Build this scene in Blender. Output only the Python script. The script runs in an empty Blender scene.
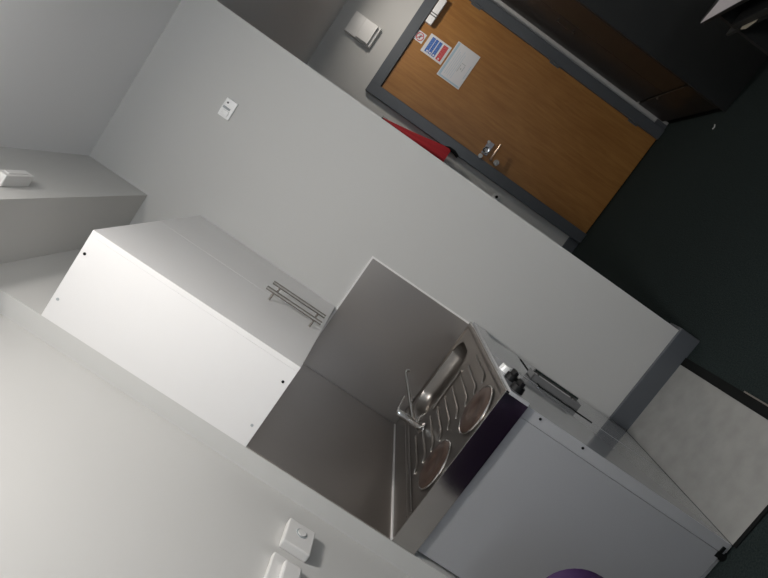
import bpy, bmesh, math, random
from mathutils import Vector, Matrix

SC = bpy.context.scene
COL = SC.collection
# ------------------------------------------------------------------ camera
cam_d = bpy.data.cameras.new('camera'); cam = bpy.data.objects.new('camera', cam_d); COL.objects.link(cam)
Rv = Vector((0.570887, 0.011691, -0.820946)); Uv = Vector((0.810225, 0.153657, 0.56562)); Fv = Vector((-0.132757, 0.988055, -0.078248))
CP = Vector((0.916945, -2.54279, 1.5029))
M = Matrix.Identity(4)
for i in range(3):
    M[i][0] = Rv[i]; M[i][1] = Uv[i]; M[i][2] = -Fv[i]; M[i][3] = CP[i]
cam.matrix_world = M
cam_d.sensor_width = 36; cam_d.lens = 572.1 / 768 * 36; cam_d.shift_x = -10.44/768; cam_d.shift_y = -12.22/768; cam_d.clip_start = 0.05
SC.camera = cam
# ------------------------------------------------------------------ world, light, exposure
w = bpy.data.worlds.new('world'); SC.world = w; w.use_nodes = True
w.node_tree.nodes['Background'].inputs[0].default_value = (0.55, 0.7, 1, 1)
w.node_tree.nodes['Background'].inputs[1].default_value = 0.3
SC.view_settings.view_transform = 'Standard'; SC.view_settings.look = 'None'
SC.view_settings.gamma = 1; SC.view_settings.use_curve_mapping = False
SC.view_settings.exposure = 0.0
LIGHT_MAIN = (0.76, -1.64, 2.62); LIGHT_ENTRY = (2.05, 1.65, 2.62)
def area(name, loc, size, power, color, rot=(0, 0, 0), shape='DISK', size_y=None):
    d = bpy.data.lights.new(name, 'AREA'); d.shape = shape; d.size = size; d.energy = power; d.color = color
    if size_y: d.size_y = size_y
    o = bpy.data.objects.new(name, d); o.location = loc; o.rotation_euler = rot; COL.objects.link(o); return o
def point(name, loc, radius, power, color):
    d = bpy.data.lights.new(name, 'POINT'); d.shadow_soft_size = radius; d.energy = power; d.color = color
    o = bpy.data.objects.new(name, d); o.location = loc; COL.objects.link(o); return o
area('main_lamp_light', LIGHT_MAIN, 0.24, 17, (1.0, 0.955, 0.915))
point('main_lamp_glow', (LIGHT_MAIN[0], LIGHT_MAIN[1], 2.38), 0.12, 8, (1.0, 0.955, 0.915))
area('entry_lamp_light', LIGHT_ENTRY, 0.12, 7.5, (1.0, 0.93, 0.85))
area('cool_fill_light', (1.7, -4.30, 1.5), 1.5, 34, (0.84, 0.92, 1.0), (math.radians(150), 0, 0), 'RECTANGLE', 1.2)  # added cool fill from behind the camera, tilted up to brighten the ceiling

# ------------------------------------------------------------------ materials
def mat(name, col, rough=0.5, metal=0.0, bump=None, noise=None, coat=0.0, spec=None, emit=None):
    m = bpy.data.materials.new(name); m.use_nodes = True; nt = m.node_tree; b = nt.nodes['Principled BSDF']
    b.inputs['Base Color'].default_value = (*col, 1); b.inputs['Roughness'].default_value = rough; b.inputs['Metallic'].default_value = metal
    if coat: b.inputs['Coat Weight'].default_value = coat; b.inputs['Coat Roughness'].default_value = 0.05
    if spec is not None: b.inputs['Specular IOR Level'].default_value = spec
    if emit: b.inputs['Emission Color'].default_value = (*emit[:3], 1); b.inputs['Emission Strength'].default_value = emit[3]
    if bump or noise:
        tc = nt.nodes.new('ShaderNodeTexCoord'); 
    if noise:   # (col2, scale xyz, scale, detail, lo, hi)
        c2, sxyz, s, det, lo, hi = noise
        mp = nt.nodes.new('ShaderNodeMapping'); mp.inputs['Scale'].default_value = sxyz
        n = nt.nodes.new('ShaderNodeTexNoise'); n.inputs['Scale'].default_value = s; n.inputs['Detail'].default_value = det
        r = nt.nodes.new('ShaderNodeValToRGB'); r.color_ramp.elements[0].position = lo; r.color_ramp.elements[1].position = hi
        r.color_ramp.elements[0].color = (*col, 1); r.color_ramp.elements[1].color = (*c2, 1)
        L = nt.links; L.new(tc.outputs['Object'], mp.inputs[0]); L.new(mp.outputs[0], n.inputs['Vector']); L.new(n.outputs[0], r.inputs[0]); L.new(r.outputs[0], b.inputs['Base Color'])
    if bump:    # (sxyz, scale, strength, distance)
        sxyz, s, st, di = bump
        mp = nt.nodes.new('ShaderNodeMapping'); mp.inputs['Scale'].default_value = sxyz
        n = nt.nodes.new('ShaderNodeTexNoise'); n.inputs['Scale'].default_value = s; n.inputs['Detail'].default_value = 4
        bp = nt.nodes.new('ShaderNodeBump'); bp.inputs['Strength'].default_value = st; bp.inputs['Distance'].default_value = di
        L = nt.links; L.new(tc.outputs['Object'], mp.inputs[0]); L.new(mp.outputs[0], n.inputs['Vector']); L.new(n.outputs[0], bp.inputs['Height']); L.new(bp.outputs[0], b.inputs['Normal'])
    return m
paint = mat('wall_paint', (0.62, 0.615, 0.595), 0.75, bump=((1, 1, 1), 60, 0.08, 0.002), spec=0.25)
ceilm = mat('ceiling_paint', (0.85, 0.85, 0.85), 0.85, spec=0.2)
greyp = mat('grey_gloss_paint', (0.108, 0.118, 0.130), 0.35)
carpet = mat('carpet', (0.017, 0.024, 0.024), 0.95, noise=((0.035, 0.047, 0.046), (1, 1, 1), 160, 6, .35, .7), bump=((1, 1, 1), 220, 0.8, 0.006), spec=0.1)
vinyl = mat('vinyl', (0.31, 0.31, 0.295), 0.42, noise=((0.37, 0.37, 0.355), (1, 1, 1), 14, 8, .3, .7))
blackm = mat('black_rubber_and_gap_shade', (0.009, 0.010, 0.010), 0.85, spec=0.15)
blackgl = mat('black_plastic', (0.006, 0.006, 0.007), 0.5, spec=0.25)
white_lam = mat('white_laminate', (0.83, 0.82, 0.81), 0.38)
white_pl = mat('white_plastic', (0.78, 0.77, 0.75), 0.35)
bright_pl = mat('bright_white_plastic', (0.93, 0.93, 0.92), 0.2, coat=0.5)
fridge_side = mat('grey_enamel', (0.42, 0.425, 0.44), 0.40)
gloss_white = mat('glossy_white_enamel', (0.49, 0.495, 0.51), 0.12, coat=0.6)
def steel(name, col, rough, sxyz, var=0.12):
    m = mat(name, col, rough, 1.0, bump=(sxyz, 40, 0.05, 0.001))
    nt = m.node_tree; b = nt.nodes['Principled BSDF']
    tc = nt.nodes.new('ShaderNodeTexCoord'); n = nt.nodes.new('ShaderNodeTexNoise'); n.inputs['Scale'].default_value = 5; n.inputs['Detail'].default_value = 5
    mr = nt.nodes.new('ShaderNodeMapRange'); mr.inputs[3].default_value = rough - var; mr.inputs[4].default_value = rough + var
    nt.links.new(tc.outputs['Object'], n.inputs['Vector']); nt.links.new(n.outputs[0], mr.inputs[0]); nt.links.new(mr.outputs[0], b.inputs['Roughness'])
    return m
steel_panel = steel('brushed_steel_panel', (0.41, 0.38, 0.355), 0.35, (1, 1, 30), 0.06)
steel_top = steel('steel_worktop', (0.31, 0.29, 0.27), 0.34, (30, 1, 1), 0.06)
steel_edge = steel('steel_edge', (0.52, 0.50, 0.48), 0.14, (1, 1, 30), 0.03)
chrome = mat('chrome', (0.75, 0.74, 0.72), 0.12, 1.0)
satin = mat('satin_nickel', (0.34, 0.315, 0.285), 0.35, 1.0)
hobm = mat('hot_plate_iron', (0.055, 0.036, 0.030), 0.38, 0.3, noise=((0.10, 0.065, 0.05), (1, 1, 1), 30, 4, .3, .7))
redm = mat('red_cloth', (0.50, 0.02, 0.03), 0.7)
darkwood = mat('black_brown_laminate', (0.024, 0.020, 0.017), 0.33, noise=((0.032, 0.026, 0.021), (1, 1, 0.1), 30, 4, .3, .7))
darkpanel = mat('charcoal_laminate', (0.024, 0.026, 0.026), 0.5)
purplem = mat('purple_plastic', (0.036, 0.011, 0.066), 0.6)
paperm = mat('paper', (0.70, 0.66, 0.68), 0.7)
creamp = mat('cream_paper', (0.42, 0.38, 0.30), 0.7)
navym = mat('navy_cover', (0.01, 0.012, 0.04), 0.5)
bluep = mat('blue_print', (0.03, 0.13, 0.50), 0.6); redp = mat('red_print', (0.62, 0.05, 0.06), 0.6)
lightblue = mat('light_blue_print', (0.45, 0.60, 0.70), 0.6); greyprint = mat('grey_print', (0.42, 0.45, 0.46), 0.6)
signw = mat('sign_white', (0.76, 0.76, 0.78), 0.4); blackprint = mat('black_print', (0.03, 0.03, 0.03), 0.5)
sealm = mat('white_sealant', (0.9, 0.88, 0.86), 0.4)
glassm = mat('window_pane', (0.9, 0.95, 1), 0.05); glassm.node_tree.nodes['Principled BSDF'].inputs['Transmission Weight'].default_value = 1
lampm = mat('lamp_diffuser', (0.9, 0.9, 0.88), 0.4, emit=(1, 0.95, 0.88, 1.5))
# oak veneer
oak = bpy.data.materials.new('oak_veneer'); oak.use_nodes = True
nt = oak.node_tree; b = nt.nodes['Principled BSDF']; b.inputs['Roughness'].default_value = 0.42
tc = nt.nodes.new('ShaderNodeTexCoord')
def chain(sx, s, d, dist=0.0):
    mp = nt.nodes.new('ShaderNodeMapping'); mp.inputs['Scale'].default_value = sx
    n = nt.nodes.new('ShaderNodeTexNoise'); n.inputs['Scale'].default_value = s; n.inputs['Detail'].default_value = d; n.inputs['Distortion'].default_value = dist
    nt.links.new(tc.outputs['Object'], mp.inputs[0]); nt.links.new(mp.outputs[0], n.inputs['Vector']); return n
a = chain((1, 1, 0.07), 55, 6, 0.6); c = chain((1, 1, 0.35), 9, 4, 1.0)
mx = nt.nodes.new('ShaderNodeMath'); mx.operation = 'MULTIPLY_ADD'; mx.inputs[1].default_value = 0.55
nt.links.new(a.outputs[0], mx.inputs[0])
m2 = nt.nodes.new('ShaderNodeMath'); m2.operation = 'MULTIPLY'; m2.inputs[1].default_value = 0.45
nt.links.new(c.outputs[0], m2.inputs[0]); nt.links.new(m2.outputs[0], mx.inputs[2])
r = nt.nodes.new('ShaderNodeValToRGB'); e = r.color_ramp.elements
e[0].position = 0.36; e[0].color = (0.33, 0.14, 0.032, 1); e[1].position = 0.64; e[1].color = (0.43, 0.205, 0.052, 1)
nt.links.new(mx.outputs[0], r.inputs[0]); nt.links.new(r.outputs[0], b.inputs['Base Color'])

# ------------------------------------------------------------------ helpers
def tag(o, label=None, cat=None, group=None, kind=None):
    if label: o['label'] = label
    if cat: o['category'] = cat
    if group: o['group'] = group
    if kind: o['kind'] = kind
    return o
def root_loc(p):
    v = Vector((0, 0, 0))
    while p is not None: v = v + Vector(p.location); p = p.parent
    return v
SHIFT = Vector((0, 0, 0))      # offset of the whole entrance wall group, set below
def empty(name, loc, label=None, cat=None, group=None, kind=None):
    o = bpy.data.objects.new(name, None); o.empty_display_size = 0.05; COL.objects.link(o); o.location = Vector(loc) + SHIFT
    return tag(o, label, cat, group, kind)
def obj(name, bm, m, parent=None, smooth=False, label=None, origin=None):
    """bm is in world coordinates; the object's origin is the parent's base (or `origin` for a top-level mesh)."""
    off = root_loc(parent) if parent is not None else Vector(origin or (0, 0, 0))
    bmesh.ops.recalc_face_normals(bm, faces=bm.faces)
    bmesh.ops.translate(bm, verts=bm.verts, vec=SHIFT - off)
    me = bpy.data.meshes.new(name); bm.to_mesh(me); bm.free()
    me.materials.append(m)
    if smooth:
        for p in me.polygons: p.use_smooth = True
        me.set_sharp_from_angle(angle=math.radians(38))
    o = bpy.data.objects.new(name, me); COL.objects.link(o)
    if parent is not None: o.parent = parent
    else: o.location = off
    if label: o['label'] = label
    return o
def B(*boxes, bevel=0.0, seg=2):
    bm = bmesh.new()
    for (x0, x1, y0, y1, z0, z1) in boxes:
        mtx = Matrix.Translation(((x0+x1)/2, (y0+y1)/2, (z0+z1)/2)) @ Matrix.Diagonal((x1-x0, y1-y0, z1-z0, 1))
        bmesh.ops.create_cube(bm, size=1, matrix=mtx)
    if bevel: bmesh.ops.bevel(bm, geom=bm.edges[:], offset=bevel, segments=seg, profile=0.5, affect='EDGES')
    return bm
def cyl(bm, p0, p1, r0, r1=None, n=24):
    p0, p1 = Vector(p0), Vector(p1); d = p1 - p0
    q = d.to_track_quat('Z', 'Y').to_matrix().to_4x4()
    bmesh.ops.create_cone(bm, cap_ends=True, segments=n, radius1=r0, radius2=r0 if r1 is None else r1, depth=d.length, matrix=Matrix.Translation((p0+p1)/2) @ q)
    return bm
def C(*a, **k): return cyl(bmesh.new(), *a, **k)
def tube(bm, pts, r, n=10, closed=False):
    pts = [Vector(p) for p in pts]; rings = []; N = len(pts); up = None
    for i, p in enumerate(pts):
        a = pts[(i-1) % N] if (closed or i > 0) else p; c = pts[(i+1) % N] if (closed or i < N-1) else p
        t = (c - a).normalized()
        if up is None: up = t.orthogonal().normalized()
        up = (up - t * up.dot(t)).normalized(); s = t.cross(up)
        rr = r[i] if isinstance(r, (list, tuple)) else r
        rings.append([bm.verts.new(p + rr*(math.cos(2*math.pi*k/n)*up + math.sin(2*math.pi*k/n)*s)) for k in range(n)])
    for i in range(N if closed else N-1):
        A, D = rings[i], rings[(i+1) % N]
        for k in range(n): bm.faces.new((A[k], A[(k+1) % n], D[(k+1) % n], D[k]))
    if not closed: bm.faces.new(rings[0][::-1]); bm.faces.new(rings[-1])
    return bm
def prism(poly, axis, a, b_):
    """poly = 2-D points in the other two axes (in xyz order); extruded from a to b_ along axis"""
    bm = bmesh.new()
    def P(u, v, t):
        return {'X': (t, u, v), 'Y': (u, t, v), 'Z': (u, v, t)}[axis]
    A = [bm.verts.new(P(u, v, a)) for u, v in poly]; D = [bm.verts.new(P(u, v, b_)) for u, v in poly]
    bm.faces.new(A); bm.faces.new(D[::-1]); n = len(poly)
    for i in range(n): bm.faces.new((A[i], D[i], D[(i+1) % n], A[(i+1) % n]))
    return bm
def lathe(prof, c, n=40):
    """prof = [(r, z)], about the vertical through c=(x,y)"""
    bm = bmesh.new(); rings = []
    for r_, z in prof:
        rings.append([bm.verts.new((c[0]+r_*math.cos(2*math.pi*k/n), c[1]+r_*math.sin(2*math.pi*k/n), z)) for k in range(n)])
    for A, D in zip(rings, rings[1:]):
        for k in range(n): bm.faces.new((A[k], A[(k+1) % n], D[(k+1) % n], D[k]))
    bm.faces.new(rings[0]); bm.faces.new(rings[-1][::-1]); return bm
def torus(c, R_, r_, n=48, m=8):
    return tube(bmesh.new(), [(c[0]+R_*math.cos(2*math.pi*k/n), c[1]+R_*math.sin(2*math.pi*k/n), c[2]) for k in range(n)], r_, m, closed=True)
def struct(name, bm, m, **k):
    o = obj(name, bm, m, **k)
    if o.parent is None: o['kind'] = 'structure'
    return o

# ------------------------------------------------------------------ room
D = 2.3186; ZC = 2.706; XR = 3.2; YB = -4.4; XL = -0.066; NW = 0.894; PE = 1.112
struct('floor', B((XL-.1, XR+.1, YB-.1, D+.1, -.1, 0)), carpet)
struct('ceiling', B((XL-.1, XR+.1, YB-.1, D+.1, ZC, ZC+.1)), ceilm)
struct('wall_left', B((XL-.1, XL, YB-.1, D+.1, 0, ZC)), paint)
struct('wall_right', B((XR, XR+.1, YB-.1, D+.1, 0, ZC)), paint)
struct('wall_entry', B((XL, XR, D, D+.1, 0, ZC)), paint)
struct('wall_back', B((XL, 0.9, YB-.1, YB, 0, ZC), (2.5, XR, YB-.1, YB, 0, ZC), (0.9, 2.5, YB-.1, YB, 0, 0.9), (0.9, 2.5, YB-.1, YB, 2.1, ZC)), paint)
struct('wall_partition', B((XL, PE, 0, 0.1, 0, ZC)), paint)
struct('wall_alcove', B((XL, 0, -NW, 0, 0, 2.406)), paint)
struct('wall_bulkhead', B((XL, 0.250, YB, 0, 2.406, ZC)), paint)
# skirtings
struct('baseboard_partition', B((0.601, PE+.015, -.016, 0, 0, .104), (PE, PE+.015, 0, .1, 0, .104), bevel=.003), greyp)
struct('baseboard_entry', B((XL, 1.395, D-.015, D, 0, .10), bevel=.003), greyp)
struct('baseboard_right', B((2.526, 2.574, D-.015, D, 0, .10), bevel=.003), greyp)
struct('baseboard_left', B((XL, XL+.015, YB, -NW, 0, .10), bevel=.003), greyp)
wn = empty('added_window_1', (1.7, YB, 0.9), kind='structure')  # unseen window, added as a source for the cool fill
obj('window_frame', B((0.9, 2.5, YB-.08, YB+.01, 0.9, 0.96), (0.9, 2.5, YB-.08, YB+.01, 2.04, 2.1), (0.9, 0.96, YB-.08, YB+.01, 0.96, 2.04), (2.44, 2.5, YB-.08, YB+.01, 0.96, 2.04), (1.67, 1.73, YB-.08, YB+.01, 0.96, 2.04)), white_pl, wn)
obj('window_pane', B((0.95, 2.45, YB-.05, YB-.044, 0.95, 2.05)), glassm, wn)

# vinyl floor in front of the kitchen, its dark trim and metal strip
struct('floor_vinyl', B((0.60, 0.990, -0.875, -0.016, 0, 0.004)), vinyl)
struct('trim_1', B((0.990, 1.030, -0.93, -0.016, 0, 0.006), (0.60, 0.990, -0.890, -0.875, 0, 0.006), bevel=.001), blackm)
struct('trim_2', B((1.030, 1.036, -0.93, -0.46, 0, 0.006)), satin)

# ------------------------------------------------------------------ entrance door
SHIFT = Vector((0.034, 0, 0.002))
dr = empty('door_1', (1.926, D, 0), kind='structure')
X0, X1, ZT = 1.451, 2.404, 2.107
f = obj('door_frame', B((1.362, X0+.004, D-.045, D, 0, ZT+.085), (X1-.004, 2.490, D-.045, D, 0, ZT+.085), (X0, X1, D-.045, D, ZT-.004, ZT+.085), bevel=.004), greyp, dr)
obj('door_leaf', B((X0+.006, X1-.006, D-.026, D, 0.008, ZT-.008), bevel=.0015), oak, dr)
# black sheet standing in for the shade in the gap round the leaf
obj('rebate_shade', B((X0-.002, X1+.002, D-.006, D-.001, 0, ZT)), blackm, dr)
yl = D-.026
# door closer
cl = obj('door_closer', B((2.062, 2.285, yl-.045, yl, 2.035, 2.092), bevel=.006), bright_pl, dr, label='silver overhead door closer')
cl.data.materials[0] = mat('closer_silver', (0.95, 0.95, 0.95), 0.3)
obj('closer_arm', B((2.125, 2.133, yl-.048, yl-.044, 2.036, 2.091), (2.145, 2.153, yl-.048, yl-.044, 2.036, 2.091)), greyp, cl)
# lock case + lever
lk = obj('lock_plate', B((1.495, 1.612, yl-.012, yl, 1.070, 1.128), bevel=.004), mat('lock_steel', (0.35, 0.34, 0.36), 0.3, 0.7), dr, label='grey steel lock case')
obj('latch_knob', C((1.468, yl-.03, 1.116), (1.468, yl, 1.116), .019), chrome, dr, smooth=True)
obj('lock_cylinder', tube(bmesh.new(), [(1.532+.022*math.cos(t*math.pi/12), yl-.018, 1.104+.022*math.sin(t*math.pi/12)) for t in range(24)], .008, 8, closed=True), chrome, lk, smooth=True)
obj('cylinder_core', C((1.532, yl-.024, 1.104), (1.532, yl-.01, 1.104), .011), satin, lk, smooth=True)
obj('key_button', C((1.598, yl-.022, 1.122), (1.598, yl-.008, 1.122), .014), chrome, lk, smooth=True)
rs = obj('handle_rose', C((1.500, yl-.012, 0.972), (1.500, yl, 0.972), .024), satin, dr, smooth=True)
obj('thumb_turn', C((1.500, yl-.030, 0.966), (1.500, yl-.01, 0.966), .011), chrome, rs, smooth=True)
lv = obj('lever_handle', tube(bmesh.new(), [(1.486, yl-.05, 1.030), (1.500, yl-.056, 1.033), (1.56, yl-.058, 1.034), (1.632, yl-.052, 1.034)], [.008, .0085, .0085, .007]), mat('rosy_metal', (0.85, 0.66, 0.50), 0.3, 0.85), dr, smooth=True, label='rosy metal lever')
obj('lever_neck', C((1.492, yl-.052, 1.030), (1.492, yl, 1.030), .010), satin, lv, smooth=True)
for z in (0.25, 1.05, 1.83):
    h = C((X1-.004, D-.05, z-.045), (X1-.004, D-.05, z+.045), .007)
    hb = B((X1-.020, X1-.004, D-.030, D-.024, z-.045, z+.045)); me = bpy.data.meshes.new('t'); hb.to_mesh(me); hb.free(); h.from_mesh(me)
    obj('hinge', h, greyp, dr)

# signs on the door
def sign(name, x0, x1, z0, z1, label, m=signw, yoff=0.0):
    e_ = empty(name, ((x0+x1)/2, yl-.001-yoff, z0), label, 'sign')
    obj('sheet', B((x0, x1, yl-.0025-yoff, yl-.0005-yoff, z0, z1)), m, e_); return e_
s = sign('no_smoking_sign', 1.911, 1.992, 2.022, 2.104, 'small square white sticker with red no smoking circle on wooden door')
cx, cz = 1.9515, 2.063; ys = yl-.003
ring = bmesh.new(); tube(ring, [(cx+.030*math.cos(t*math.pi/16), ys, cz+.030*math.sin(t*math.pi/16)) for t in range(32)], .0032, 6, closed=True)
cyl(ring, (cx-.021, ys, cz+.021), (cx+.021, ys, cz-.021), .003, n=6); obj('prohibition_ring', ring, redp, s)
obj('cigarette_symbol', B((cx-.017, cx+.018, ys+.0005, ys+.001, cz-.006, cz+.002), (cx+.010, cx+.014, ys+.0005, ys+.001, cz+.004, cz+.015)), blackprint, s)
s = sign('fire_action_sign', 1.868, 2.027, 1.802, 2.002, 'fire action notice with blue and red text panels on wooden door')
bp_ = obj('blue_panel', B((1.884, 2.011, ys, yl-.002, 1.945, 1.975), (1.884, 2.011, ys, yl-.002, 1.915, 1.940), (1.884, 2.011, ys, yl-.002, 1.880, 1.908)), bluep, s)
rp_ = obj('red_panel', B((1.884, 2.011, ys, yl-.002, 1.822, 1.866)), redp, s)
bars = []
random.seed(3)
for z in (1.952, 1.960, 1.968, 1.921, 1.930, 1.887, 1.894, 1.901, 1.829, 1.838, 1.847, 1.857):
    x = 1.91
    while x < 2.0:
        l_ = random.uniform(.008, .022); bars.append((x, min(x+l_, 2.005), ys-.0006, ys, z-.0012, z+.0012)); x += l_ + .005
for par, lo, hi, pm in ((bp_, 1.87, 2.0, mat('pale_blue_print', (.25, .4, .72), .6)), (rp_, 1.80, 1.87, mat('pale_red_print', (.72, .3, .3), .6))):
    obj('small_print', B(*[q_ for q_ in bars if lo < q_[4] < hi]), pm, par)
    ic = bmesh.new()
    for z in (1.955, 1.927, 1.893, 1.845):
        if lo < z < hi: cyl(ic, (1.896, ys-.0008, z), (1.896, ys, z), .008, n=16)
    obj('pictogram', ic, signw, par)
s = sign('paper_notice', 1.793, 2.100, 1.571, 1.788, 'landscape white paper notice with pale blue border on wooden door', yoff=.002)
yn = yl-.005
obj('border_band', B((1.800, 2.093, yn, yn+.0008, 1.762, 1.780), (1.800, 1.812, yn, yn+.0008, 1.580, 1.762), (1.88, 2.00, yn, yn+.0008, 1.588, 1.592)), lightblue, s)
bars = []
for k in range(5): 
    z = 1.742-.016*k; bars.append((1.83+.01*(k % 2), 2.06-.02*(k % 3), yn, yn+.0008, z-.0012, z+.0012))
obj('text_lines', B(*bars), lightblue, s)
dg = B((1.92, 1.97, yn, yn+.0008, 1.63, 1.634), (1.975, 1.979, yn, yn+.0008, 1.63, 1.668), (1.90, 1.965, yn, yn+.0008, 1.664, 1.668), (1.93, 1.94, yn, yn+.0008, 1.645, 1.655))
obj('diagram', dg, greyprint, s)

# white box above the door frame's corner
bx = empty('wall_sensor_box', (1.735, D, 2.349), 'white two part plastic box on wall above the wooden door', 'wall box')
obj('back_box', B((1.647, 1.823, D-.045, D, 2.349, 2.590), bevel=.004), white_pl, bx)
obj('front_cover', B((1.655, 1.818, D-.075, D-.045, 2.372, 2.488), bevel=.004), white_pl, bx)
# red garment hanging beside the frame
g = empty('hanging_garment', (1.262, D, 1.33), 'red garment hanging on the wall, half hidden behind the white partition', 'garment')
bm = bmesh.new(); n = 48; rings = []
prof = [(1.94, .004), (1.90, .010), (1.80, .026), (1.70, .044), (1.60, .062), (1.50, .080), (1.42, .094), (1.36, .098), (1.34, .090)]
for z, r_ in prof:
    ring_ = []
    for k in range(n):
        t = 2*math.pi*k/n; q = 1 + .10*math.sin(6*t+z*3) + .05*math.sin(11*t-z*5)
        ring_.append(bm.verts.new((1.257 + r_*q*math.cos(t)*1.02, D-.085 + min(r_, .075)*q*math.sin(t)*.8, z)))
    rings.append(ring_)
for A, E_ in zip(rings, rings[1:]):
    for k in range(n): bm.faces.new((A[k], A[(k+1) % n], E_[(k+1) % n], E_[k]))
bm.faces.new(rings[0]); bm.faces.new(rings[-1][::-1])
obj('cloth', bm, redm, g, smooth=True)
obj('dark_cuff', tube(bmesh.new(), [(1.352, D-.09, 1.40), (1.366, D-.092, 1.36), (1.366, D-.092, 1.31), (1.350, D-.09, 1.265)], [.012, .016, .016, .013]), blackm, g, smooth=True, label='black cuff')
obj('hanging_loop', tube(bmesh.new(), [(1.257, D-.02, 1.93), (1.257, D-.06, 1.95), (1.257, D-.085, 1.93), (1.257, D-.085, 1.90)], .004), blackm, g)
obj('hook', B((1.235, 1.279, D-.012, D, 1.91, 1.96), (1.250, 1.264, D-.035, D-.01, 1.915, 1.927), bevel=.002), satin, g)
# little fitting low on the entry wall
g = empty('wall_fitting', (1.255, D, 0.775), 'small metal fitting low on the wall, peeping from behind partition edge', 'wall fitting')
obj('plate', B((1.21, 1.292, D-.012, D, 0.775, 0.835), bevel=.003), white_pl, g)
obj('knob', C((1.277, D-.03, 0.803), (1.277, D-.012, 0.803), .012), blackgl, g)

SHIFT = Vector((0, 0, 0))
# ------------------------------------------------------------------ socket on partition
g = empty('fused_switch', (0.765, 0, 2.279), 'bright white switch plate high on partition wall', 'switch')
obj('plate', B((0.724, 0.808, -.012, 0, 2.280, 2.335), bevel=.003), bright_pl, g)
obj('rocker', B((0.734, 0.757, -.017, -.012, 2.292, 2.322), bevel=.002), bright_pl, g)
obj('fuse_carrier', B((0.761, 0.771, -.015, -.012, 2.296, 2.329)), greyprint, g)
obj('indicator', C((0.789, -.015, 2.319), (0.789, -.012, 2.319), .004, n=12), blackprint, g)

# ------------------------------------------------------------------ bulkhead devices
g = empty('alarm_box', (0.250, -0.80, 2.455), 'white alarm box on the upper wall at left edge, nearer the cabinet', 'wall box')
obj('body', B((0.250, 0.290, -0.865, -0.735, 2.466, 2.500), bevel=.003), white_pl, g)
obj('lens', B((0.290, 0.293, -0.845, -0.755, 2.474, 2.492), bevel=.001), white_pl, g)
g = empty('junction_box', (0.250, -0.85, 2.60), 'flat white box above the alarm box, cut by left edge', 'wall box')
obj('body', B((0.250, 0.275, -0.88, -0.735, 2.585, 2.65), bevel=.003), white_pl, g)
obj('screw', C((0.275, -0.75, 2.62), (0.277, -0.75, 2.62), .004, n=12), greyprint, g)

# ------------------------------------------------------------------ sensors on left wall
g = empty('thermostat', (XL, -1.066, 1.138), 'white square box with round button on the left wall', 'thermostat')
obj('housing', B((XL, XL+.028, -1.121, -1.015, 1.138, 1.226), bevel=.004), white_pl, g)
obj('button', C((XL+.027, -1.056, 1.180), (XL+.032, -1.056, 1.180), .013), white_pl, g, smooth=True)
obj('button_ring', tube(bmesh.new(), [(XL+.028, -1.056+.0155*math.cos(t*math.pi/16), 1.180+.0155*math.sin(t*math.pi/16)) for t in range(32)], .0022, 6, closed=True), greyprint, g, smooth=True)
g = empty('socket_outlet', (XL, -1.24, 1.148), 'white raised switch plate beside the round-buttoned box, cut by bottom edge', 'switch')
obj('plate', B((XL, XL+.020, -1.31, -1.170, 1.150, 1.236), bevel=.004), white_pl, g)
obj('raised_cover', B((XL+.020, XL+.040, -1.30, -1.200, 1.153, 1.206), bevel=.006), white_pl, g)
obj('screw', C((XL+.020, -1.186, 1.190), (XL+.023, -1.186, 1.190), .004, n=12), satin, g)

# ------------------------------------------------------------------ steel splashbacks
g = empty('steel_splashback', (0.29, 0, 0.9), 'lit brushed steel splashback on the far wall behind the sink', 'splashback')
obj('steel_sheet', B((0.004, 0.590, -.006, -.001, 0.902, 1.428)), steel_panel, g)
obj('edge_trim', B((0.590, 0.598, -.008, 0, 0.902, 1.436), (0.0, 0.590, -.008, 0, 1.428, 1.436)), sealm, g, label='white edge trim')
g = empty('steel_splashback', (0.004, -0.4525, 0.903), 'dark steel splashback under the wall cabinet, on the long wall', 'splashback')
obj('steel_sheet', B((0.001, 0.004, -0.8923, -.010, 0.906, 1.444)), steel_panel, g)
obj('sealant_bead', B((0.001, 0.009, -0.8923, -.010, 0.9005, 0.9065)), sealm, g, label='pale sealant bead')

# ------------------------------------------------------------------ wall cabinet
ZB, ZU, CD = 1.445, 2.167, 0.309
g = empty('wall_cabinet', (0.15, -0.4525, ZB), 'white two door wall cabinet with long bar handles above the steel', 'cabinet')
obj('side_panel', B((0, CD-.0184, -NW, -NW+.018, ZB, ZU), bevel=.0004), white_lam, g)
obj('side_panel', B((0, CD-.02, -.018, -.0, ZB, ZU), bevel=.001), white_lam, g)
obj('top_panel', B((0, CD-.02, -NW+.018, -.018, ZU-.018, ZU)), white_lam, g)
obj('bottom_panel', B((0, CD-.02, -NW+.018, -.018, ZB, ZB+.018)), white_lam, g)
obj('back_panel', B((0, 0.006, -NW+.018, -.018, ZB+.018, ZU-.018)), white_lam, g)
ymid = -0.437
for (y0, y1, yh) in ((-NW, ymid-.0006, -0.492), (ymid+.0006, -.004, -0.383)):
    d_ = obj('door', B((CD-.018, CD, y0, y1, ZB, ZU), bevel=.0006), white_lam, g)
    hb = C((CD+.035, yh, 1.462), (CD+.035, yh, 1.700), .0075, n=16)
    for z in (1.492, 1.668): cyl(hb, (CD-.001, yh, z), (CD+.035, yh, z), .0042, n=12)
    obj('bar_handle', hb, satin, d_, smooth=True)
for x, z in ((0.234, 2.152), (0.241, 1.465), (0.071, 2.150), (0.071, 1.467)):
    obj('screw_cap', C((x, -NW-.002, z), (x, -NW, z), .0045, n=12), blackm if x > .1 else greyprint, g)

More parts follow.
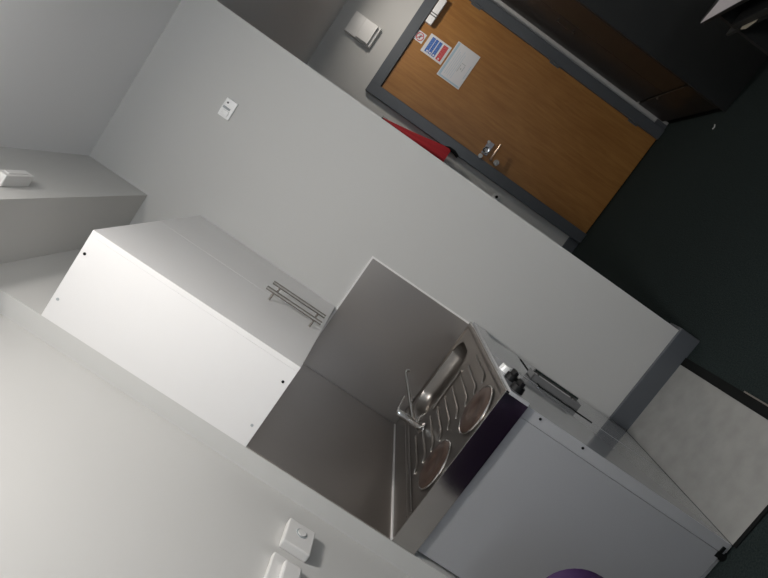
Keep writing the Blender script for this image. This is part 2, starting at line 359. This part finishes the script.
# ------------------------------------------------------------------ base unit
g = empty('kitchen_base_unit', (0.3, -0.4525, 0), 'white glossy fronted kitchen base unit under the steel worktop', 'cabinet')
YN = -0.8824
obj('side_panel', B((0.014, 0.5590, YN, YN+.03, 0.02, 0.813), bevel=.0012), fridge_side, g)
obj('carcass', B((0.014, 0.560, YN+.03, -.004, 0.03, 0.813)), white_lam, g)
obj('plinth', B((0.03, 0.594, YN+.012, -.006, 0, 0.012)), white_lam, g)
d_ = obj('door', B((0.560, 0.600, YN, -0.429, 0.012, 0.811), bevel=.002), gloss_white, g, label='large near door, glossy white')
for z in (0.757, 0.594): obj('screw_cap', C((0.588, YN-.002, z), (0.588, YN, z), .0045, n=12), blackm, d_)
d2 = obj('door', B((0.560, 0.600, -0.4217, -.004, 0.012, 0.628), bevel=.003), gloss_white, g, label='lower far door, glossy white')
obj('drawer_front', B((0.560, 0.600, -0.4217, -.004, 0.636, 0.811), bevel=.003), gloss_white, g)
obj('door_gap_shade', B((0.580, 0.603, -0.429, -0.4235, 0.38, 0.636), (0.580, 0.603, -0.4235, -0.0724, 0.630, 0.636)), blackm, g, label='thin black strip for the shade in the door gap')  # black strips paint in the dark gap between the fronts
hh = obj('handle_housing', B((0.600, 0.605, -0.395, -0.318, 0.440, 0.668), (0.600, 0.628, -0.395, -0.389, 0.440, 0.668), (0.600, 0.628, -0.395, -0.318, 0.662, 0.668), (0.600, 0.628, -0.395, -0.318, 0.440, 0.446), bevel=.0015), mat('grey_grip', (0.26, 0.26, 0.26), 0.25, 0.3), d2, label='grey recessed grip housing')
hb = C((0.634, -0.350, 0.448), (0.634, -0.350, 0.660), .0075, n=16)
for z in (0.47, 0.635): cyl(hb, (0.604, -0.350, z), (0.634, -0.350, z), .0045, n=12)
obj('bar_handle', hb, chrome, hh, smooth=True)
obj('foot', C((0.55, YN+.012, 0), (0.55, YN+.012, 0.036), .016, n=16), blackm, g, smooth=True)
obj('bottom_hinge', B((0.560, 0.582, YN-.004, YN+.008, 0.022, 0.034), bevel=.002), blackm, g)

# ------------------------------------------------------------------ worktop with sink and hob
ZW = 0.9
wt = empty('steel_worktop', (0.3, -0.4525, 0.815), 'stainless steel worktop with inset sink, drainer ridges and two hot plates', 'worktop')
# top sheet with a rounded sink opening: height-field grid, so the basin, ledge and rim are one pressed sheet
bm = bmesh.new(); NX, NY = 150, 248
sx0, sx1, sy0, sy1 = 0.155, 0.525, -0.3122, -0.04072
def sdf(x, y, x0, x1, y0, y1, rr):
    qx = abs(x-(x0+x1)/2)-(x1-x0)/2+rr; qy = abs(y-(y0+y1)/2)-(y1-y0)/2+rr
    return math.hypot(max(qx, 0), max(qy, 0)) + min(max(qx, qy), 0) - rr
def height(x, y):
    z = ZW - .004
    s_ = sdf(x, y, sx0, sx1, sy0, sy1, .085)
    if s_ < 0: z = ZW-.004 - .055*(1-math.exp(-(-s_)/.012)) - .0*x
    # raised rim around the pressed area and edges
    e1 = sdf(x, y, 0.105, 0.580, -0.8779, -0.020, .02)
    if e1 > 0: z = ZW - .004 + .004*min(1, e1/.006)
    return z
V = [[bm.verts.new((0.001+0.598*i/NX, -NW+ (NW-.001)*j/NY, 0)) for j in range(NY+1)] for i in range(NX+1)]
for i in range(NX+1):
    for j in range(NY+1):
        v = V[i][j]; v.co.z = height(v.co.x, v.co.y)
for i in range(NX):
    for j in range(NY): bm.faces.new((V[i][j], V[i+1][j], V[i+1][j+1], V[i][j+1]))
obj('sink_top', bm, steel_top, wt, smooth=True)
obj('near_edge', B((0.002, 0.600, -NW-.002, -NW+.004, 0.815, ZW), bevel=.001), steel_edge, wt)
obj('front_lip', B((0.598, 0.606, -NW-.002, -.002, ZW-.012, ZW+.001), bevel=.002), steel_edge, wt)
fp = obj('control_fascia', B((0.598, 0.612, -NW-.001, -.002, 0.816, ZW-.012), bevel=.002), gloss_white, wt, label='white control fascia')
obj('underside', B((0.004, 0.598, -NW+.004, -.002, 0.815, 0.82)), blackm, wt)
# back ledge line
led = bmesh.new()
for x in (0.085, 0.108): tube(led, [(x, -NW+.02, ZW+.0005), (x, -0.2715, ZW+.0005), (x, -0.02715, ZW+.0005)], .0026, 8)
obj('back_ledge', led, steel_top, wt, smooth=True)
# ridges pressed between sink and hob
for k, x in enumerate((0.555, 0.505, 0.455, 0.400, 0.350, 0.300, 0.250, 0.200, 0.150)):
    rb = tube(bmesh.new(), [(x, -0.3891, ZW-.005), (x, -0.4027, ZW-.001), (x, -0.5068, ZW), (x+.001, -0.6199, ZW), (x-.004, -0.638, ZW-.001), (x-.018, -0.6534, ZW-.002), (x-.024, -0.657, ZW-.005)], .0042, 8)
    obj('drainer_ridge', rb, steel_top, wt, smooth=True)
obj('sink_ridge', tube(bmesh.new(), [(0.27, -0.3548, ZW-.004), (0.28, -0.3548, ZW), (0.45, -0.3548, ZW), (0.465, -0.3602, ZW), (0.468, -0.371, ZW-.004)], .005, 8), steel_top, wt, smooth=True)
sd = C((0.34, -0.1765, ZW-.0585), (0.34, -0.1765, ZW-.056), .032); obj('sink_drain', sd, chrome, wt, smooth=True)
# hot plates
for cx_, cy_, R_ in ((0.475, -0.7828, .085), (0.245, -0.7828, .085)):
    hp = obj('hot_plate', lathe([(R_, ZW-.004), (R_, ZW+.004), (R_-.004, ZW+.007), (R_*.42, ZW+.007), (R_*.38, ZW+.0055), (.003, ZW+.0055)], (cx_, cy_)), hobm, wt, smooth=True)
    obj('hot_plate_rim', torus((cx_, cy_, ZW+.001), R_+.003, .0034), chrome, hp, smooth=True)
# knobs
def knob(y, z, m, r_, L_, label=None):
    bm = C((0.612, y, z), (0.612+L_*.55, y, z), r_, r_*.92, n=24)
    x0 = 0.612+L_*.5
    kb = B((x0, 0.612+L_, y-r_*.95, y+r_*.95, z-r_*.3, z+r_*.3), bevel=.002); me = bpy.data.meshes.new('t'); kb.to_mesh(me); kb.free(); bm.from_mesh(me)
    return obj('control_knob', bm, m, fp, label=label)
knob(-0.8462, 0.858, blackgl, .023, .036); knob(-0.7466, 0.858, blackgl, .023, .036)
obj('timer_knob', C((0.612, -0.6652, 0.862), (0.634, -0.6652, 0.862), .023, .021), bright_pl, fp, smooth=True, label='white knob')

# tap
t = empty('sink_tap', (0.20, -0.4163, ZW), 'chrome mixer tap with long spout rising over the sink', 'tap')
bm = lathe([(.024, ZW), (.024, ZW+.006), (.016, ZW+.012), (.0145, ZW+.06), (.0145, ZW+.112), (.012, ZW+.122), (.004, ZW+.126)], (0.20, -0.4163), 28)
obj('tap_body', bm, chrome, t, smooth=True)
obj('spout', tube(bmesh.new(), [(0.205, -0.4091, ZW+.055), (0.215, -0.3937, ZW+.060), (0.25, -0.3394, ZW+.096), (0.285, -0.2806, ZW+.132), (0.302, -0.2534, ZW+.150), (0.310, -0.2407, ZW+.153), (0.315, -0.2335, ZW+.142)], [.0085, .0072, .0068, .0068, .0072, .0072, .007], 12), chrome, t, smooth=True)
obj('lever', tube(bmesh.new(), [(0.20, -0.4163, ZW+.122), (0.215, -0.4181, ZW+.128), (0.262, -0.4199, ZW+.134), (0.272, -0.4199, ZW+.135)], [.006, .0045, .004, .0045], 10), chrome, t, smooth=True)
obj('side_lever', tube(bmesh.new(), [(0.21, -0.4208, ZW+.035), (0.235, -0.4254, ZW+.04), (0.262, -0.4299, ZW+.03)], [.006, .004, .004], 10), chrome, t, smooth=True)

# ------------------------------------------------------------------ wardrobe and desk
g = empty('wardrobe', (2.85, 2.05, 0), 'tall dark brown wardrobe with a bottom drawer, right of the door', 'wardrobe')
WX, WY0, WY1 = 2.576, 1.475, 2.300
obj('carcass', B((WX+.018, XR-.005, WY0, WY1, 0.03, 2.2)), darkpanel, g)
obj('end_panel', B((WX, XR-.005, WY0-.018, WY0, 0, 2.2), bevel=.001), darkpanel, g)
for y0, y1, yh in ((WY0+.002, 1.820, 1.79), (1.824, WY1-.002, 1.880)):
    dd = obj('door', B((WX-.002, WX+.018, y0, y1, 0.325, 2.195), bevel=.0015), darkwood, g)
    if yh > 1.85:
        hb = B((WX-.03, WX-.022, yh-.005, yh+.005, 1.10, 1.27), (WX-.022, WX-.002, yh-.004, yh+.004, 1.11, 1.12), (WX-.022, WX-.002, yh-.004, yh+.004, 1.25, 1.26), bevel=.001)
        obj('door_handle', hb, mat('aged_bronze', (0.10, 0.08, 0.065), .45, .8), dd)
dw = obj('drawer', B((WX-.002, WX+.018, WY0+.002, WY1-.002, 0.055, 0.305), bevel=.0015), darkwood, g)
obj('drawer_trim', B((WX-.006, WX+.002, WY0+.05, WY1-.18, 0.305, 0.311)), mat('trim_metal', (0.16, 0.145, 0.125), .4, .7), dw)
obj('drawer_knob', C((WX-.016, 1.95, 0.297), (WX-.002, 1.95, 0.297), .009, n=16), satin, dw, smooth=True)
obj('plinth', B((WX+.02, XR-.005, WY0, WY1, 0, 0.055)), blackm, g)

g = empty('desk', (2.8, 0.0, 0), 'dark charcoal desk along right wall, papers on its near end', 'desk')
obj('desk_top', B((2.44, XR-.005, -0.75, 0.49, 0.722, 0.748), bevel=.002), darkpanel, g)
for y in (-0.745, 0.455): obj('leg_panel', B((2.50, XR-.01, y, y+.025, 0, 0.722)), darkpanel, g)
obj('shelf', B((2.445, XR-.01, -0.72, 0.455, 0.600, 0.615), bevel=.001), darkpanel, g)
obj('back_panel', B((XR-.03, XR-.01, -0.72, 0.455, 0.2, 0.722)), darkpanel, g)
# papers on desk
bm = prism([(2.418, 0.455), (2.422, 0.07), (2.62, 0.00), (2.70, 0.37)], 'Z', 0.7485, 0.7515); pp = obj('loose_papers', bm, paperm, origin=(2.55, 0.3, 0.7485)); tag(pp, 'white sheets of paper sticking over the desk edge, top right', 'papers')
bm = prism([(2.428, 0.305), (2.412, 0.25), (2.432, 0.195), (2.60, 0.19), (2.60, 0.30)], 'Z', 0.6155, 0.6185); pp = obj('cream_envelope', bm, creamp, origin=(2.5, 0.25, 0.6155)); tag(pp, 'small cream envelope corner on the dark shelf below the papers', 'envelope')
bm = B((2.46, 2.72, -0.28, 0.02, 0.7485, 0.775), bevel=.003); pp = obj('navy_folder', bm, navym, origin=(2.59, -0.13, 0.7485)); tag(pp, 'navy folder lying on the dark desk, at the top right corner', 'folder')

pp = obj('dark_binder', B((2.440, 2.70, 0.08, 0.36, 0.6190, 0.650), bevel=.003), darkpanel, origin=(2.57, 0.2, 0.6190)); tag(pp, 'charcoal binder lying on the desk shelf, over the cream envelope', 'binder')
# scrap on carpet
bm = tube(bmesh.new(), [(2.475, 1.465, .003), (2.465, 1.45, .006), (2.450, 1.438, .004), (2.437, 1.448, .003)], .004, 8)
pp = obj('silver_scrap', bm, bright_pl, origin=(2.455, 1.45, 0), smooth=True); tag(pp, 'tiny curled silver scrap on the dark carpet by the wardrobe', 'litter')

# ------------------------------------------------------------------ purple chair (only its back's corner shows)
g = empty('purple_chair', (0.26, -1.520, 0), 'purple chair with rounded backrest in front of the base unit, cut by bottom edge', 'chair')
def rrect(x0, x1, z0, z1, rr, n=10):
    P = []
    for cx_, cz_, a0 in ((x1-rr, z1-rr, 0), (x0+rr, z1-rr, 90), (x0+rr, z0+rr, 180), (x1-rr, z0+rr, 270)):
        for k in range(n+1): t_ = math.radians(a0+90*k/n); P.append((cx_+rr*math.cos(t_), cz_+rr*math.sin(t_)))
    return P
bm = prism(rrect(0.04, 0.472, 0.47, 0.752, .10), 'Y', -1.420, -1.385); bmesh.ops.bevel(bm, geom=[e_ for e_ in bm.edges if abs(e_.verts[0].co.y-e_.verts[1].co.y) < 1e-5], offset=.012, segments=3, affect='EDGES')
obj('backrest', bm, purplem, g, smooth=True)
bm = prism(rrect(0.04, 0.480, -1.800, -1.400, .07), 'Z', 0.43, 0.475); bmesh.ops.bevel(bm, geom=[e_ for e_ in bm.edges if abs(e_.verts[0].co.z-e_.verts[1].co.z) < 1e-5], offset=.012, segments=3, affect='EDGES')
obj('seat', bm, purplem, g, smooth=True)
for x in (0.09, 0.438):
    obj('back_post', tube(bmesh.new(), [(x, -1.460, 0.44), (x, -1.430, 0.50), (x, -1.427, 0.62)], .010, 10), satin, g, smooth=True)
    for y in (-1.750, -1.460): obj('leg', tube(bmesh.new(), [(x, y, 0.43), (x+(.02 if x > .2 else -.02), y+(-.02 if y < -1.6 else .02), 0.0)], .012, 10), satin, g, smooth=True)

# ------------------------------------------------------------------ unseen bed, added behind the camera to darken the steel's reflections
g = empty('added_bed', (0.40, -3.2, 0), 'unseen navy covered single bed, added for the dark reflection in the steel', 'bed')
obj('bed_frame', B((-0.05, 0.85, -4.3, -2.10, 0.18, 0.30), bevel=.01), darkwood, g)
for x in (-.02, .82):
    for y in (-4.25, -2.15): obj('leg', B((x-.025, x+.025, y-.025, y+.025, 0, .18)), darkwood, g)
obj('mattress', B((-0.04, 0.84, -4.29, -2.12, 0.30, 0.50), bevel=.04, seg=4), mat('mattress_cover', (.02, .022, .05), .8), g, smooth=True)
obj('duvet', B((-0.045, 0.87, -3.8, -2.105, 0.42, 0.56), bevel=.05, seg=4), mat('navy_duvet', (.012, .014, .045), .85, bump=((1, 1, 1), 8, .5, .03)), g, smooth=True)

# ------------------------------------------------------------------ ceiling lamps (out of frame)
for (x, y, z), r_, lab in ((LIGHT_MAIN, .15, 'round white ceiling lamp over the kitchen side of the room'), (LIGHT_ENTRY, .12, 'round white ceiling lamp over the entrance by the wardrobe')):
    g = empty('ceiling_lamp', (x, y, ZC), lab, 'ceiling lamp')
    z = ZC
    obj('lamp_base', C((x, y, ZC-.02), (x, y, ZC), r_, n=40), white_pl, g, smooth=True)
    obj('lamp_shade', lathe([(r_*.95, ZC-.02), (r_*.93, ZC-.03), (r_*.7, ZC-.045), (.02, ZC-.05)], (x, y), 40), lampm, g, smooth=True)
